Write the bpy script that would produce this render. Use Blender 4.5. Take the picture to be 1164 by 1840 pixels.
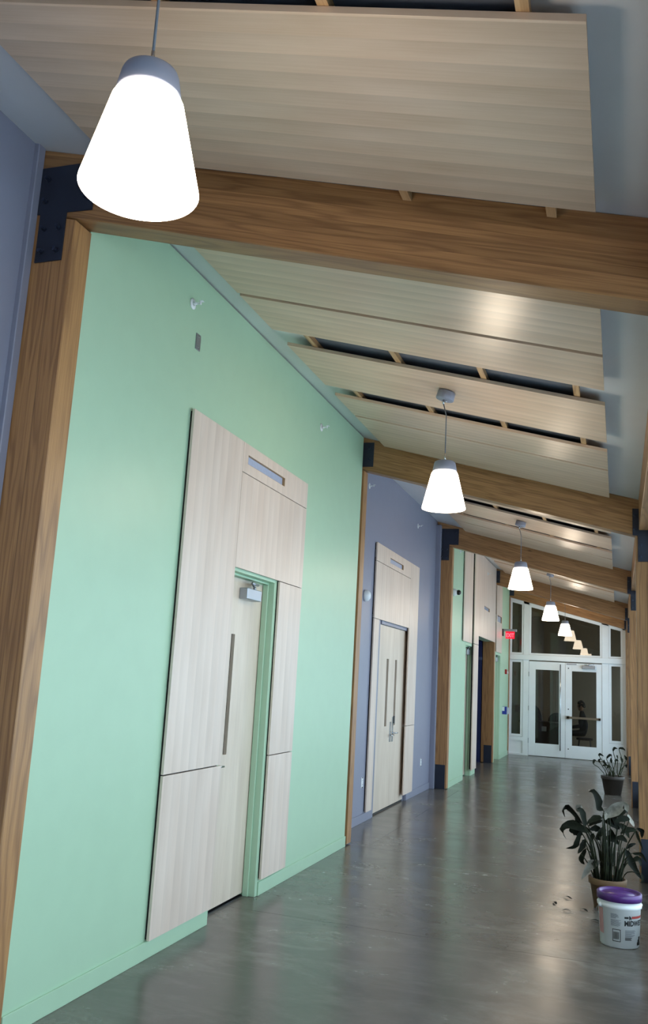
import bpy, bmesh, math, random
from mathutils import Vector, Matrix

random.seed(7)
SC = bpy.context.scene
COL = SC.collection
for _o in list(bpy.data.objects):
    bpy.data.objects.remove(_o, do_unlink=True)

# ------------------------------------------------------------------ camera
cam_data = bpy.data.cameras.new('camera')
cam_data.sensor_fit = 'VERTICAL'
cam_data.sensor_height = 36.0
cam_data.lens = 36.0 * 1542.51 / 1840.0
cam_data.clip_start = 0.05
cam = bpy.data.objects.new('camera', cam_data)
COL.objects.link(cam)
_r = (0.94632488, 0.31845005, 0.05530634)
_u = (0.00803170, -0.19422792, 0.98092355)
_f = (-0.32311718, 0.92782815, 0.18636040)
cam.matrix_world = Matrix(((_r[0], _u[0], -_f[0], 2.5016), (_r[1], _u[1], -_f[1], 0.0),
                           (_r[2], _u[2], -_f[2], 1.6), (0, 0, 0, 1)))
SC.camera = cam

# ------------------------------------------------------------------ world, light, exposure
SKY_STRENGTH = 3.4
LAMP_STRENGTH = 16.0
world = bpy.data.worlds.new('overcast_sky')
world.use_nodes = True
SC.world = world
_nt = world.node_tree
_nt.nodes.clear()
_out = _nt.nodes.new('ShaderNodeOutputWorld')
_bg = _nt.nodes.new('ShaderNodeBackground')
_bg.inputs['Color'].default_value = (0.70, 0.85, 1.0, 1)
_bg.inputs['Strength'].default_value = SKY_STRENGTH
_nt.links.new(_bg.outputs[0], _out.inputs[0])
SC.view_settings.view_transform = 'Standard'
SC.view_settings.look = 'None'
SC.view_settings.exposure = 0.35
SC.view_settings.gamma = 1.0
SC.view_settings.use_curve_mapping = False
SC.cycles.max_bounces = 10
SC.cycles.diffuse_bounces = 6
SC.cycles.glossy_bounces = 4
SC.cycles.transparent_max_bounces = 16
SC.cycles.sample_clamp_indirect = 30.0
SC.cycles.caustics_reflective = False
SC.cycles.caustics_refractive = False
SC.cycles.use_denoising = True


# ------------------------------------------------------------------ materials
def lin(h):
    c = [int(h[i:i + 2], 16) / 255 for i in (0, 2, 4)]
    return tuple(x / 12.92 if x <= 0.04045 else ((x + 0.055) / 1.055) ** 2.4 for x in c) + (1.0,)


class NT:
    def __init__(s, name):
        s.m = bpy.data.materials.new(name)
        s.m.use_nodes = True
        s.t = s.m.node_tree
        s.t.nodes.clear()
        s.out = s.n('ShaderNodeOutputMaterial')

    def n(s, kind, **kw):
        nd = s.t.nodes.new(kind)
        for k, v in kw.items():
            setattr(nd, k, v)
        return nd

    def l(s, a, b):
        s.t.links.new(a, b)

    def math(s, op, a, b=None, c=None):
        nd = s.n('ShaderNodeMath', operation=op)
        for i, v in enumerate((a, b, c)):
            if v is None:
                continue
            if isinstance(v, (int, float)):
                nd.inputs[i].default_value = v
            else:
                s.l(v, nd.inputs[i])
        return nd.outputs[0]

    def dot(s, vec, v):
        nd = s.n('ShaderNodeVectorMath', operation='DOT_PRODUCT')
        s.l(vec, nd.inputs[0])
        nd.inputs[1].default_value = v
        return nd.outputs['Value']

    def comb(s, x, y, z):
        nd = s.n('ShaderNodeCombineXYZ')
        for i, v in enumerate((x, y, z)):
            if isinstance(v, (int, float)):
                nd.inputs[i].default_value = v
            else:
                s.l(v, nd.inputs[i])
        return nd.outputs[0]

    def noise(s, vec, scale, detail=4, rough=0.5, dist=0.0):
        nd = s.n('ShaderNodeTexNoise')
        s.l(vec, nd.inputs['Vector'])
        nd.inputs['Scale'].default_value = scale
        nd.inputs['Detail'].default_value = detail
        nd.inputs['Roughness'].default_value = rough
        nd.inputs['Distortion'].default_value = dist
        return nd.outputs[0]

    def ramp(s, fac, stops):
        nd = s.n('ShaderNodeValToRGB')
        el = nd.color_ramp.elements
        while len(el) > len(stops):
            el.remove(el[-1])
        while len(el) < len(stops):
            el.new(0.5)
        for e, (p, c) in zip(el, stops):
            e.position = p
            e.color = c if len(c) == 4 else (*c, 1)
        s.l(fac, nd.inputs[0])
        return nd.outputs[0]

    def mix(s, fac, a, b, mode='MIX'):
        nd = s.n('ShaderNodeMix', data_type='RGBA', blend_type=mode)
        for i, v in ((0, fac), (6, a), (7, b)):
            if isinstance(v, (int, float)):
                nd.inputs[i].default_value = v
            elif isinstance(v, tuple):
                nd.inputs[i].default_value = v
            else:
                s.l(v, nd.inputs[i])
        return nd.outputs[2]

    def coord(s):
        tc = s.n('ShaderNodeTexCoord')
        oi = s.n('ShaderNodeObjectInfo')
        off = s.n('ShaderNodeVectorMath', operation='SCALE')
        off.inputs[0].default_value = (3.1, 2.3, 1.7)
        s.l(oi.outputs['Random'], off.inputs['Scale'])
        return tc.outputs['Object'], off.outputs[0], oi.outputs['Random']

    def add(s, a, b):
        nd = s.n('ShaderNodeVectorMath', operation='ADD')
        s.l(a, nd.inputs[0])
        s.l(b, nd.inputs[1])
        return nd.outputs[0]

    def bump(s, h, strength, dist=0.002):
        nd = s.n('ShaderNodeBump')
        nd.inputs['Strength'].default_value = strength
        nd.inputs['Distance'].default_value = dist
        s.l(h, nd.inputs['Height'])
        return nd.outputs[0]

    def bsdf(s, color, rough=0.5, metal=0.0, normal=None, spec=None, coat=0.0):
        p = s.n('ShaderNodeBsdfPrincipled')
        for key, v in (('Base Color', color), ('Roughness', rough), ('Metallic', metal), ('Normal', normal)):
            if v is None:
                continue
            if isinstance(v, (int, float, tuple)):
                p.inputs[key].default_value = v
            else:
                s.l(v, p.inputs[key])
        if spec is not None:
            p.inputs['Specular IOR Level'].default_value = spec
        if coat:
            p.inputs['Coat Weight'].default_value = coat
            p.inputs['Coat Roughness'].default_value = 0.2
        s.l(p.outputs[0], s.out.inputs[0])
        return p


MATS = {}


def plain(name, hexc, rough=0.5, metal=0.0, var=0.0, bump=0.0, spec=None, vscale=6.0):
    """paint, metal or plastic with a slight mottle and a fine surface relief"""
    if name in MATS:
        return MATS[name]
    t = NT(name)
    co, off, rnd = t.coord()
    c = lin(hexc)
    nz = t.noise(t.add(co, off), vscale, 3)
    a = tuple(x * (1 - var) for x in c[:3]) + (1,)
    b = tuple(min(1, x * (1 + var)) for x in c[:3]) + (1,)
    colr = t.ramp(nz, [(0.3, a), (0.7, b)])
    nrm = t.bump(t.noise(co, 420.0, 2), bump, 0.0006) if bump else None
    t.bsdf(colr, rough, metal, nrm, spec)
    MATS[name] = t.m
    return t.m


def timber(name, along, across, depth, dark, mid, light, lam=0.038, rough=0.42):
    """glued laminated softwood: laminations across the depth, growth-ring figure along the grain"""
    t = NT(name)
    co, off, rnd = t.coord()
    a, b, c = t.dot(co, along), t.dot(co, across), t.dot(co, depth)
    r10 = t.math('MULTIPLY', rnd, 17.0)
    a = t.math('ADD', a, r10)
    lamv = t.math('FLOOR', t.math('DIVIDE', c, lam))
    jog = t.n('ShaderNodeTexWhiteNoise', noise_dimensions='2D')
    t.l(t.comb(lamv, rnd, 0.0), jog.inputs['Vector'])
    jit = jog.outputs['Value']
    # growth rings: a slow field warped by noise, folded by a sine
    warp = t.noise(t.comb(t.math('MULTIPLY', a, 0.55), t.math('MULTIPLY', b, 4.0),
                          t.math('ADD', t.math('MULTIPLY', c, 9.0), t.math('MULTIPLY', jit, 9.0))), 1.0, 3, 0.45)
    ring = t.math('SINE', t.math('ADD', t.math('MULTIPLY', warp, 62.0), t.math('MULTIPLY', c, 90.0)))
    ring = t.math('MULTIPLY_ADD', ring, 0.5, 0.5)
    ring = t.math('POWER', ring, 2.2)
    fine = t.noise(t.comb(t.math('MULTIPLY', a, 3.0), t.math('MULTIPLY', b, 150.0), t.math('MULTIPLY', c, 150.0)), 1.0, 3, 0.6)
    base = t.ramp(fine, [(0.3, mid), (0.7, light)])
    col = t.mix(t.math('MULTIPLY', ring, 0.5), base, dark)
    tone = t.ramp(jit, [(0.0, (0.80, 0.78, 0.75, 1)), (1.0, (1.08, 1.06, 1.04, 1))])
    col = t.mix(1.0, col, tone, 'MULTIPLY')
    fr = t.math('FRACT', t.math('DIVIDE', c, lam))
    glue = t.math('LESS_THAN', fr, 0.03)
    col = t.mix(t.math('MULTIPLY', glue, 0.35), col, tuple(x * 0.4 for x in dark[:3]) + (1,))
    # knots
    vo = t.n('ShaderNodeTexVoronoi')
    t.l(t.comb(t.math('MULTIPLY', a, 1.1), t.math('MULTIPLY', b, 3.2), t.math('MULTIPLY', c, 3.2)), vo.inputs['Vector'])
    vo.inputs['Scale'].default_value = 1.0
    knot = t.ramp(vo.outputs['Distance'], [(0.02, (1, 1, 1, 1)), (0.06, (0, 0, 0, 1))])
    col = t.mix(t.math('MULTIPLY', knot, 0.85), col, lin('3a2114'))
    t.bsdf(col, rough, 0.0, t.bump(ring, 0.12, 0.001))
    MATS[name] = t.m
    return t.m


def veneer(name, along, across, strip, cd, cl, rough=0.33, contrast=0.5, shade=0.10):
    """pale laminated veneer: strips side by side, fine grain along them"""
    t = NT(name)
    co, off, rnd = t.coord()
    a, b = t.dot(co, along), t.dot(co, across)
    a = t.math('ADD', a, t.math('MULTIPLY', rnd, 9.0))
    b2 = t.math('ADD', b, t.math('MULTIPLY', rnd, 0.37))
    q = t.math('DIVIDE', b2, strip)
    wn = t.n('ShaderNodeTexWhiteNoise', noise_dimensions='2D')
    t.l(t.comb(t.math('FLOOR', q), rnd, 0.0), wn.inputs['Vector'])
    fine = t.noise(t.comb(t.math('MULTIPLY', a, 2.2), t.math('MULTIPLY', b2, 95.0), 0.0), 1.0, 4, 0.6)
    cloud = t.noise(t.comb(t.math('MULTIPLY', a, 1.6), t.math('MULTIPLY', b2, 7.0), wn.outputs['Value']), 1.0, 3, 0.5)
    col = t.ramp(t.math('ADD', t.math('MULTIPLY', fine, contrast), t.math('MULTIPLY', cloud, 1.0 - contrast)),
                 [(0.32, cd), (0.68, cl)])
    tone = t.math('MULTIPLY_ADD', wn.outputs['Value'], 0.07, 0.96)
    fr = t.math('FRACT', q)
    tone = t.math('MULTIPLY', tone, t.math('MULTIPLY_ADD', fr, shade, 1.0 - shade))  # scalloped sheen across each strip, painted into the colour as a ramp
    cc = t.comb(tone, tone, tone)
    col = t.mix(1.0, col, cc, 'MULTIPLY')
    t.bsdf(col, rough, 0.0, t.bump(fine, 0.05, 0.0008))
    MATS[name] = t.m
    return t.m


def concrete():
    """ground and sealed slab: cloudy mottling, brushed pale scuffs, uneven sheen"""
    t = NT('polished_concrete')
    tc = t.n('ShaderNodeTexCoord')
    co = tc.outputs['Object']
    big = t.noise(co, 0.8, 5, 0.55, 0.4)
    st = t.n('ShaderNodeMapping')
    st.inputs['Scale'].default_value = (1.0, 1.5, 1.0)
    st.inputs['Rotation'].default_value = (0, 0, 0.5)
    t.l(co, st.inputs['Vector'])
    mid = t.noise(st.outputs[0], 1.7, 7, 0.68, 0.35)
    fine = t.noise(co, 45.0, 4, 0.7)
    col = t.ramp(big, [(0.28, lin('524f4b')), (0.5, lin('615c57')), (0.72, lin('706a64'))])
    scuff = t.ramp(mid, [(0.47, (0, 0, 0, 1)), (0.56, (0.3, 0.3, 0.3, 1)), (0.72, (1, 1, 1, 1))])
    patchy = t.ramp(t.noise(co, 0.55, 2, 0.5), [(0.40, (0.25, 0.25, 0.25, 1)), (0.62, (1, 1, 1, 1))])
    sc = t.math('MULTIPLY', t.math('MULTIPLY', scuff, patchy), 0.95)
    col = t.mix(sc, col, lin('8a8780'))
    brush = t.n('ShaderNodeMapping')
    brush.inputs['Scale'].default_value = (2.2, 7.0, 1.0)
    brush.inputs['Rotation'].default_value = (0, 0, -0.25)
    t.l(co, brush.inputs['Vector'])
    b2 = t.ramp(t.noise(brush.outputs[0], 1.0, 6, 0.7, 0.5), [(0.50, (0, 0, 0, 1)), (0.70, (1, 1, 1, 1))])
    col = t.mix(t.math('MULTIPLY', t.math('MULTIPLY', b2, patchy), 0.40), col, lin('8f8b84'))
    dark = t.ramp(t.noise(st.outputs[0], 0.9, 4, 0.6, 0.3), [(0.30, (1, 1, 1, 1)), (0.46, (0, 0, 0, 1))])
    col = t.mix(t.math('MULTIPLY', dark, 0.3), col, lin('42403e'))
    col = t.mix(t.math('MULTIPLY', fine, 0.12), col, lin('4a4845'))
    rg = t.ramp(mid, [(0.35, (0.20, 0.20, 0.20, 1)), (0.70, (0.29, 0.29, 0.29, 1))])
    t.bsdf(col, rg, 0.0, None, 0.42)
    return t.m


def glass(name, tint):
    t = NT(name)
    fr = t.n('ShaderNodeFresnel')
    geo = t.n('ShaderNodeNewGeometry')
    # both faces of the pane reflect like air to glass
    t.l(t.math('MULTIPLY_ADD', geo.outputs['Backfacing'], 1 / 1.5 - 1.5, 1.5), fr.inputs['IOR'])
    tr = t.n('ShaderNodeBsdfTransparent')
    tr.inputs['Color'].default_value = tint
    gl = t.n('ShaderNodeBsdfGlossy')
    gl.inputs['Roughness'].default_value = 0.015
    mx = t.n('ShaderNodeMixShader')
    t.l(fr.outputs[0], mx.inputs[0])
    t.l(tr.outputs[0], mx.inputs[1])
    t.l(gl.outputs[0], mx.inputs[2])
    t.l(mx.outputs[0], t.out.inputs[0])
    return t.m


def glow(name, color, strength):
    t = NT(name)
    e = t.n('ShaderNodeEmission')
    e.inputs['Color'].default_value = color
    e.inputs['Strength'].default_value = strength
    t.l(e.outputs[0], t.out.inputs[0])
    return t.m


GL_D, GL_M, GL_L = lin('6f4c31'), lin('976e48'), lin('b08557')
M_BEAM = timber('timber_beam', (1, 0, -.26), (0, 1, 0), (.26, 0, 1), GL_D, GL_M, GL_L)
M_POST = timber('timber_post', (0, 0, 1), (0, 1, 0), (1, 0, 0), GL_D, GL_M, GL_L, 0.2)
M_HEAD = timber('timber_header', (0, 1, 0), (1, 0, 0), (0, 0, 1), GL_D, GL_M, GL_L)
M_BATTEN = timber('timber_batten', (0, 1, 0), (1, 0, 0), (0, 0, 1), lin('8d6a45'), lin('b48f66'), lin('c9a87e'), 0.3)
M_CEILP = veneer('veneer_ceiling', (1, 0, -.26), (0, 1, 0), 0.092, lin('c4a98f'), lin('d8c0a9'), 0.33, 0.35, 0.17)
M_WALLP = veneer('veneer_wall', (0, 0, 1), (0, 1, 0), 0.105, lin('d3bfb1'), lin('e0cfc3'), 0.38, 0.3, 0.08)
M_DOOR = veneer('veneer_door', (0, 0, 1), (0, 1, 0), 0.13, lin('c9b7a6'), lin('dccdbd'), 0.38, 0.45, 0.04)
M_EDGE = plain('veneer_edge', 'a58763', 0.5, var=0.06)
M_CONC = concrete()
M_GREEN = plain('paint_green', 'abcaae', 0.40, var=0.015, bump=0.05)
M_BLUE = plain('paint_blue', '84879a', 0.40, var=0.015, bump=0.05)
M_NAVY = plain('paint_navy', '0e1c4c', 0.5, var=0.03)
M_CEIL = plain('paint_ceiling', 'd0d4d8', 0.32, var=0.015, bump=0.03)
M_WHITE = plain('paint_white', 'eef2f6', 0.4, var=0.015)
M_BEIGE = plain('paint_beige', 'b3a48f', 0.6, var=0.02)
M_STEEL = plain('steel_navy', '272d3c', 0.45, 0.3, var=0.08, bump=0.1)
M_BOLT = plain('bolt_steel', '30384a', 0.35, 0.6)
M_BLACK = plain('shadow_gap_black', '0b0b0b', 0.8)  # black that paints the shade into the panel and hinge gaps
M_ALU = plain('brushed_aluminium', 'a4a9b2', 0.35, 0.85, var=0.03)
M_CHROME = plain('chrome', 'c8ccd2', 0.15, 1.0)
M_BRONZE = plain('bronze_bar', '8a7d6c', 0.3, 0.8)
M_LAMPCAP = plain('lamp_grey', '8f94a6', 0.45, 0.2, var=0.02)
M_CORD = plain('cord_grey', '6b6f78', 0.5)
M_PLASTIC = plain('white_plastic', 'e2e6ea', 0.35)
M_DARKPL = plain('dark_plastic', '16181b', 0.4)
M_BROWNGLASS = plain('brown_glass', '4a3d37', 0.06, spec=0.6)  # opaque dark brown pane for the door slits
M_SLOTPANE = plain('window_sheen_glass', 'a9b3cc', 0.12, var=0.04, vscale=30)  # pale blue base paints the reflected windows into the slot panes
M_GLASS = glass('window_glass', (0.93, 0.96, 0.95, 1))
M_GLASSEND = glass('entrance_glass', (0.62, 0.63, 0.60, 1))
M_GROUND = plain('outdoor_ground', 'e3e7ea', 0.9, var=0.05, vscale=1.5)
M_SHADE = glow('lamp_shade_lit', (1.0, 0.83, 0.64, 1), LAMP_STRENGTH)


# ------------------------------------------------------------------ mesh building
class MB:
    def __init__(s):
        s.v, s.f, s.sm = [], [], []

    def add(s, vs, fs, smooth=False):
        b = len(s.v)
        s.v += [tuple(p) for p in vs]
        s.f += [tuple(b + i for i in f) for f in fs]
        s.sm += [smooth] * len(fs)
        return s

    def box(s, x0, x1, y0, y1, z0, z1, slope=0.0):
        """slope: the box drops by slope per metre of x (roof pitch)"""
        vs = [(x, y, z - slope * x) for z in (z0, z1) for y in (y0, y1) for x in (x0, x1)]
        return s.add(vs, [(0, 2, 3, 1), (4, 5, 7, 6), (0, 1, 5, 4), (2, 6, 7, 3), (0, 4, 6, 2), (1, 3, 7, 5)])

    def prism(s, poly, axis, a0, a1):
        """poly: list of 2-D points in the two other axes (in x,y,z order); extruded along axis"""
        n = len(poly)

        def pt(p, a):
            q = list(p)
            q.insert(axis, a)
            return q
        vs = [pt(p, a0) for p in poly] + [pt(p, a1) for p in poly]
        fs = [tuple(range(n - 1, -1, -1)), tuple(range(n, 2 * n))]
        fs += [(i, (i + 1) % n, n + (i + 1) % n, n + i) for i in range(n)]
        return s.add(vs, fs)

    def lathe(s, prof, c=(0, 0, 0), n=32, axis=Vector((0, 0, 1)), smooth=True):
        """prof: (radius, height) from start to end, revolved about axis through c"""
        axis = Vector(axis).normalized()
        ref = Vector((1, 0, 0)) if abs(axis.x) < 0.9 else Vector((0, 1, 0))
        e1 = (ref - axis * ref.dot(axis)).normalized()
        e2 = axis.cross(e1)
        c = Vector(c)
        vs, fs = [], []
        for r, h in prof:
            for k in range(n):
                t = 2 * math.pi * k / n
                vs.append(c + axis * h + (e1 * math.cos(t) + e2 * math.sin(t)) * max(r, 1e-5))
        for i in range(len(prof) - 1):
            for k in range(n):
                k2 = (k + 1) % n
                fs.append((i * n + k, i * n + k2, (i + 1) * n + k2, (i + 1) * n + k))
        return s.add(vs, fs, smooth)

    def cyl(s, p, q, r, n=12, r2=None, smooth=True):
        p, q = Vector(p), Vector(q)
        d = (q - p)
        L = d.length
        r2 = r if r2 is None else r2
        return s.lathe([(0, 0), (r, 0), (r, 0), (r2, L), (r2, L), (0, L)], p, n, d, smooth)

    def tube(s, pts, rad, n=6):
        pts = [Vector(p) for p in pts]
        m = len(pts)
        rads = rad if isinstance(rad, (list, tuple)) else [rad] * m
        vs, fs = [], []
        for i, p in enumerate(pts):
            d = (pts[min(i + 1, m - 1)] - pts[max(i - 1, 0)]).normalized()
            ref = Vector((0, 0, 1)) if abs(d.z) < 0.9 else Vector((1, 0, 0))
            e1 = (ref - d * ref.dot(d)).normalized()
            e2 = d.cross(e1)
            for k in range(n):
                t = 2 * math.pi * k / n
                vs.append(p + (e1 * math.cos(t) + e2 * math.sin(t)) * rads[i])
        for i in range(m - 1):
            for k in range(n):
                k2 = (k + 1) % n
                fs.append((i * n + k, i * n + k2, (i + 1) * n + k2, (i + 1) * n + k))
        fs += [tuple(range(n - 1, -1, -1)), tuple((m - 1) * n + k for k in range(n))]
        return s.add(vs, fs, True)

    def build(s, name, mat, parent=None, bevel=0.0, seg=1, loc=None):
        """links ONE mesh object. Coordinates are world coordinates unless parent/loc gives an origin."""
        o0 = Vector((0, 0, 0))
        if parent is not None:
            o0 = wloc(parent)
        org = Vector(loc) if loc is not None else o0
        me = bpy.data.meshes.new(name)
        me.from_pydata([Vector(p) - org for p in s.v], [], s.f)
        me.materials.append(mat)
        for p, sm in zip(me.polygons, s.sm):
            p.use_smooth = sm
        me.validate()
        bm = bmesh.new()
        bm.from_mesh(me)
        bmesh.ops.remove_doubles(bm, verts=bm.verts, dist=1e-6)
        bmesh.ops.recalc_face_normals(bm, faces=bm.faces)
        bm.to_mesh(me)
        bm.free()
        o = bpy.data.objects.new(name, me)
        COL.objects.link(o)
        if parent is not None:
            o.parent = parent
        o.location = org - o0
        if bevel:
            b = o.modifiers.new('edge', 'BEVEL')
            b.width = bevel
            b.segments = seg
            b.limit_method = 'ANGLE'
        return o


WL = {}


def wloc(o):
    p = Vector((0, 0, 0))
    while o is not None:
        p += o.location
        o = o.parent
    return p


def B(*a, **k):
    return MB().box(*a, **k)


def tag(o, label, cat, group=None):
    o['label'] = label
    o['category'] = cat
    if group:
        o['group'] = group
    return o


def thing(name, label, cat, loc, group=None):
    o = bpy.data.objects.new(name, None)
    COL.objects.link(o)
    o.location = loc
    o.empty_display_size = 0.1
    return tag(o, label, cat, group)


def struct(o):
    o['kind'] = 'structure'
    return o


def sroot(name, loc=(0, 0, 0)):
    o = bpy.data.objects.new(name, None)
    COL.objects.link(o)
    o.location = loc
    return struct(o)


def part_label(o, label):
    o['label'] = label
    return o


def copy_tree(root, dx, label, group=None):
    """a copy of a thing with copies of its parts and sub-parts, moved by dx"""
    r = root.copy()
    COL.objects.link(r)
    r.location = root.location + Vector(dx)
    r['label'] = label
    if group:
        r['group'] = group

    def rec(a, b):
        for ch in list(a.children):
            c = ch.copy()
            COL.objects.link(c)
            c.parent = b
            c.matrix_parent_inverse = ch.matrix_parent_inverse.copy()
            rec(ch, c)
    rec(root, r)
    return r


def text_mesh(body, size, bold=0.0):
    cu = bpy.data.curves.new('lettering', 'FONT')
    cu.body = body
    cu.size = size
    cu.offset = bold
    cu.resolution_u = 3
    ob = bpy.data.objects.new('lettering', cu)
    COL.objects.link(ob)
    dg = bpy.context.evaluated_depsgraph_get()
    me = bpy.data.meshes.new_from_object(ob.evaluated_get(dg))
    bpy.data.objects.remove(ob, do_unlink=True)
    vs = [v.co.copy() for v in me.vertices]
    fs = [tuple(p.vertices) for p in me.polygons]
    bpy.data.meshes.remove(me)
    return vs, fs


# ------------------------------------------------------------------ layout numbers (metres)
S = 0.26                    # roof pitch: drop per metre of x
ZC = 4.07                   # ceiling height over x = 0
POST_Y = [3.225, 8.355, 13.48, 18.62, 21.30]
PT = 0.14                   # timber thickness
Y_BACK = -7.0
Y_END = 21.5


def zc(x):
    return ZC - S * x


# ------------------------------------------------------------------ floor, ceiling, outdoors
floor = struct(B(-2.0, 2.945, Y_BACK - .3, 26.2, -0.30, -0.006).build('floor', M_CONC))
g = 0.002
ys = [Y_BACK, -1.9, 3.25, 5.80, 8.40, 13.50, 18.64, 26.0]
for ya, yb in zip(ys[:-1], ys[1:]):
    cols = [(-1.6, 0.2), (0.2, 3.0)] if 8.3 < ya < 13 else [(-1.6, 3.0)]
    for xa, xb in cols:
        B(xa + g, xb - g, ya + g, yb - g, -0.006, 0.0).build('slab', M_CONC, floor)

ceil = struct(B(-1.7, 3.9, Y_BACK, 21.75, ZC, ZC + 0.12, slope=S).build('ceiling', M_CEIL))
struct(B(2.95, 70, -50, 70, -0.5, -0.05).build('ground', M_GROUND))

# ------------------------------------------------------------------ the wall with doors
XB = -0.24                  # face of the set-back blue walls


def wall_boxes(x_face, y0, y1, ztop, openings, thick=0.2):
    """boxes of a wall with rectangular openings (ya, yb, zb)"""
    m = MB()
    y = y0
    for ya, yb, zb in sorted(openings):
        if ya > y:
            m.box(x_face - thick, x_face, y, ya, 0, ztop)
        m.box(x_face - thick, x_face, ya, yb, zb, ztop)
        y = yb
    if y1 > y:
        m.box(x_face - thick, x_face, y, y1, 0, ztop)
    return m


def baseboard(y0, y1, xf, mat, h=0.095):
    return struct(B(xf, xf + 0.011, y0, y1, 0.0, h).build('baseboard_left', mat, bevel=0.002))


# blue wall before the first post
struct(wall_boxes(XB, Y_BACK, 3.17, zc(XB) + .03, []).build('wall_left', M_BLUE))
struct(B(XB - .15, -0.212, 3.17, 3.222, 0.0, zc(-.2) + .02).build('trim_1', M_BLUE, bevel=0.004))
baseboard(Y_BACK, 3.17, XB, M_BLUE)
# green wall
struct(wall_boxes(0.0, 3.372, 8.315, 4.061, [(5.30, 6.168, 2.32)]).build('wall_left', M_GREEN))
baseboard(3.372, 5.34, 0.0, M_GREEN)
baseboard(6.17, 8.315, 0.0, M_GREEN)
# blue wall with the double door
struct(wall_boxes(XB, 8.50, 13.47, zc(XB) + .03, [(10.20, 11.84, 2.305)]).build('wall_left', M_BLUE))
struct(B(XB - .1, -0.165, 13.385, 13.475, 0.0, zc(-.165) - .05).build('trim_2', M_BLUE, bevel=0.004))
baseboard(8.50, 10.10, XB, M_BLUE)
baseboard(11.86, 13.385, XB, M_BLUE)
# green wall with the alcove
struct(wall_boxes(0.0, 13.625, 18.55, zc(0) - .01, [(14.97, 15.81, 2.30), (16.28, 18.55, 2.49)]).build('wall_left', M_GREEN))
baseboard(13.625, 14.95, 0.0, M_GREEN)
baseboard(15.81, 16.27, 0.0, M_GREEN)
# green wall before the glazed end
struct(wall_boxes(0.0, 18.765, 21.255, zc(0) - .01, [(18.86, 19.74, 2.29)]).build('wall_left', M_GREEN))
baseboard(19.76, 21.255, 0.0, M_GREEN)
# alcove
alc = MB()
alc.box(-1.5, -1.4, 16.1, 18.9, 0, 2.6)
alc.box(-1.4, -0.245, 16.1, 16.25, 0, 2.6)
alc.box(-1.4, -0.245, 18.63, 18.76, 0, 2.6)
alc.box(-1.4, -0.245, 16.25, 18.63, 2.5, 2.6)
struct(alc.build('wall_alcove', M_NAVY))
struct(B(-1.2, -0.24, 18.605, 18.63, 2.10, 2.16).build('trim_3', plain('paint_slate', '46506e', 0.5), bevel=0.003))
# rooms behind the doors stay shut; opaque brown panes close the slits
# window-side wall
wr = MB()
wr.box(2.80, 2.88, Y_BACK, 21.5, 0.0, 0.14)
struct(wr.build('wall_right', M_WHITE))
struct(B(2.785, 2.90, Y_BACK, 21.3, 0.14, 0.165).build('trim_4', M_WHITE, bevel=0.004))
struct(B(-1.7, -1.6, Y_BACK, 26, 0.0, 4.6).build('wall_outer', M_BEIGE))  # unseen shell added to keep the sky from leaking past the posts
struct(B(-1.7, 3.0, Y_BACK - .1, Y_BACK, 0.0, 4.3).build('wall_back', M_BEIGE))

# ------------------------------------------------------------------ frames: posts, beams, headers
def bolt_rows(pts, y, parent, name='bolt'):
    for x, z in pts:
        m = MB()
        m.lathe([(0, 0), (0.016, 0), (0.016, 0.004), (0.011, 0.004), (0.011, 0.022), (0, 0.024)], (x, y, z), 8, (0, -1, 0), False)
        m.build(name, M_BOLT, parent)


def left_post(y, label):
    t = thing('glulam_post', label, 'post', (-0.1, y + PT / 2, 0), 'timber posts along the painted walls')
    MB().prism([(-.232, .012), (.012, .012), (.012, 3.715), (-.232, 3.775)], 1, y, y + PT).build('shaft', M_POST, t, bevel=0.004)
    part_label(B(-.172, -.012, y - .008, y - .0005, 0.0, .357).build('base_shoe', M_STEEL, t, bevel=0.002), 'dark slate steel base shoe')
    br = MB()
    s2 = 0.03
    br.prism([(-.195, 3.505), (-.04, 3.505), (-.04, 3.757), (.105, 3.752), (.108, 4.012), (-.225, 4.017), (-.225, 3.765), (-.195, 3.762)], 1, y - .009, y - .001)
    b = part_label(br.build('steel_bracket', M_STEEL, t, bevel=0.0015), 'dark navy T-shaped steel bracket')
    bolt_rows([(-.16, 3.56), (-.075, 3.56), (-.16, 3.68), (-.075, 3.68), (-.17, 3.83), (-.17, 3.95), (.06, 3.83), (.06, 3.95)], y - .009, b)
    return t


LP = ['glulam post between the dusky blue wall end and the big mint green wall',
      'glulam post showing as a thin strip between green wall and blue double-door wall',
      'glulam post after the blue double-door wall, full T bracket and dark shoe in view',
      'glulam post inside the dark navy alcove opening with slate base shoe',
      'glulam post squeezed between the last green wall and the white glazed end wall']
for y, lb in zip(POST_Y, LP):
    left_post(y, lb)


def right_post(y, label):
    t = thing('glulam_post', label, 'post', (2.76, y + PT / 2, 0), 'timber posts along the window side')
    MB().prism([(2.66, 0.0), (2.87, 0.0), (2.87, 2.977), (2.66, 3.03)], 1, y, y + PT).build('shaft', M_POST, t, bevel=0.004)
    part_label(B(2.675, 2.855, y - .008, y - .0005, 0.0, .357).build('base_shoe', M_STEEL, t, bevel=0.002), 'dark slate steel base shoe')
    br = MB()
    br.prism([(2.68, 2.785), (2.84, 2.785), (2.84, 3.02), (2.95, 3.02), (2.95, 3.27), (2.635, 3.285), (2.635, 3.032), (2.68, 3.03)], 1, y - .009, y - .001)
    b = part_label(br.build('steel_bracket', M_STEEL, t, bevel=0.0015), 'dark navy T-shaped steel bracket')
    bolt_rows([(2.705, 2.83), (2.705, 2.94), (2.81, 2.83), (2.81, 2.94), (2.655, 3.09), (2.655, 3.22)], y - .009, b)
    return t


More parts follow.
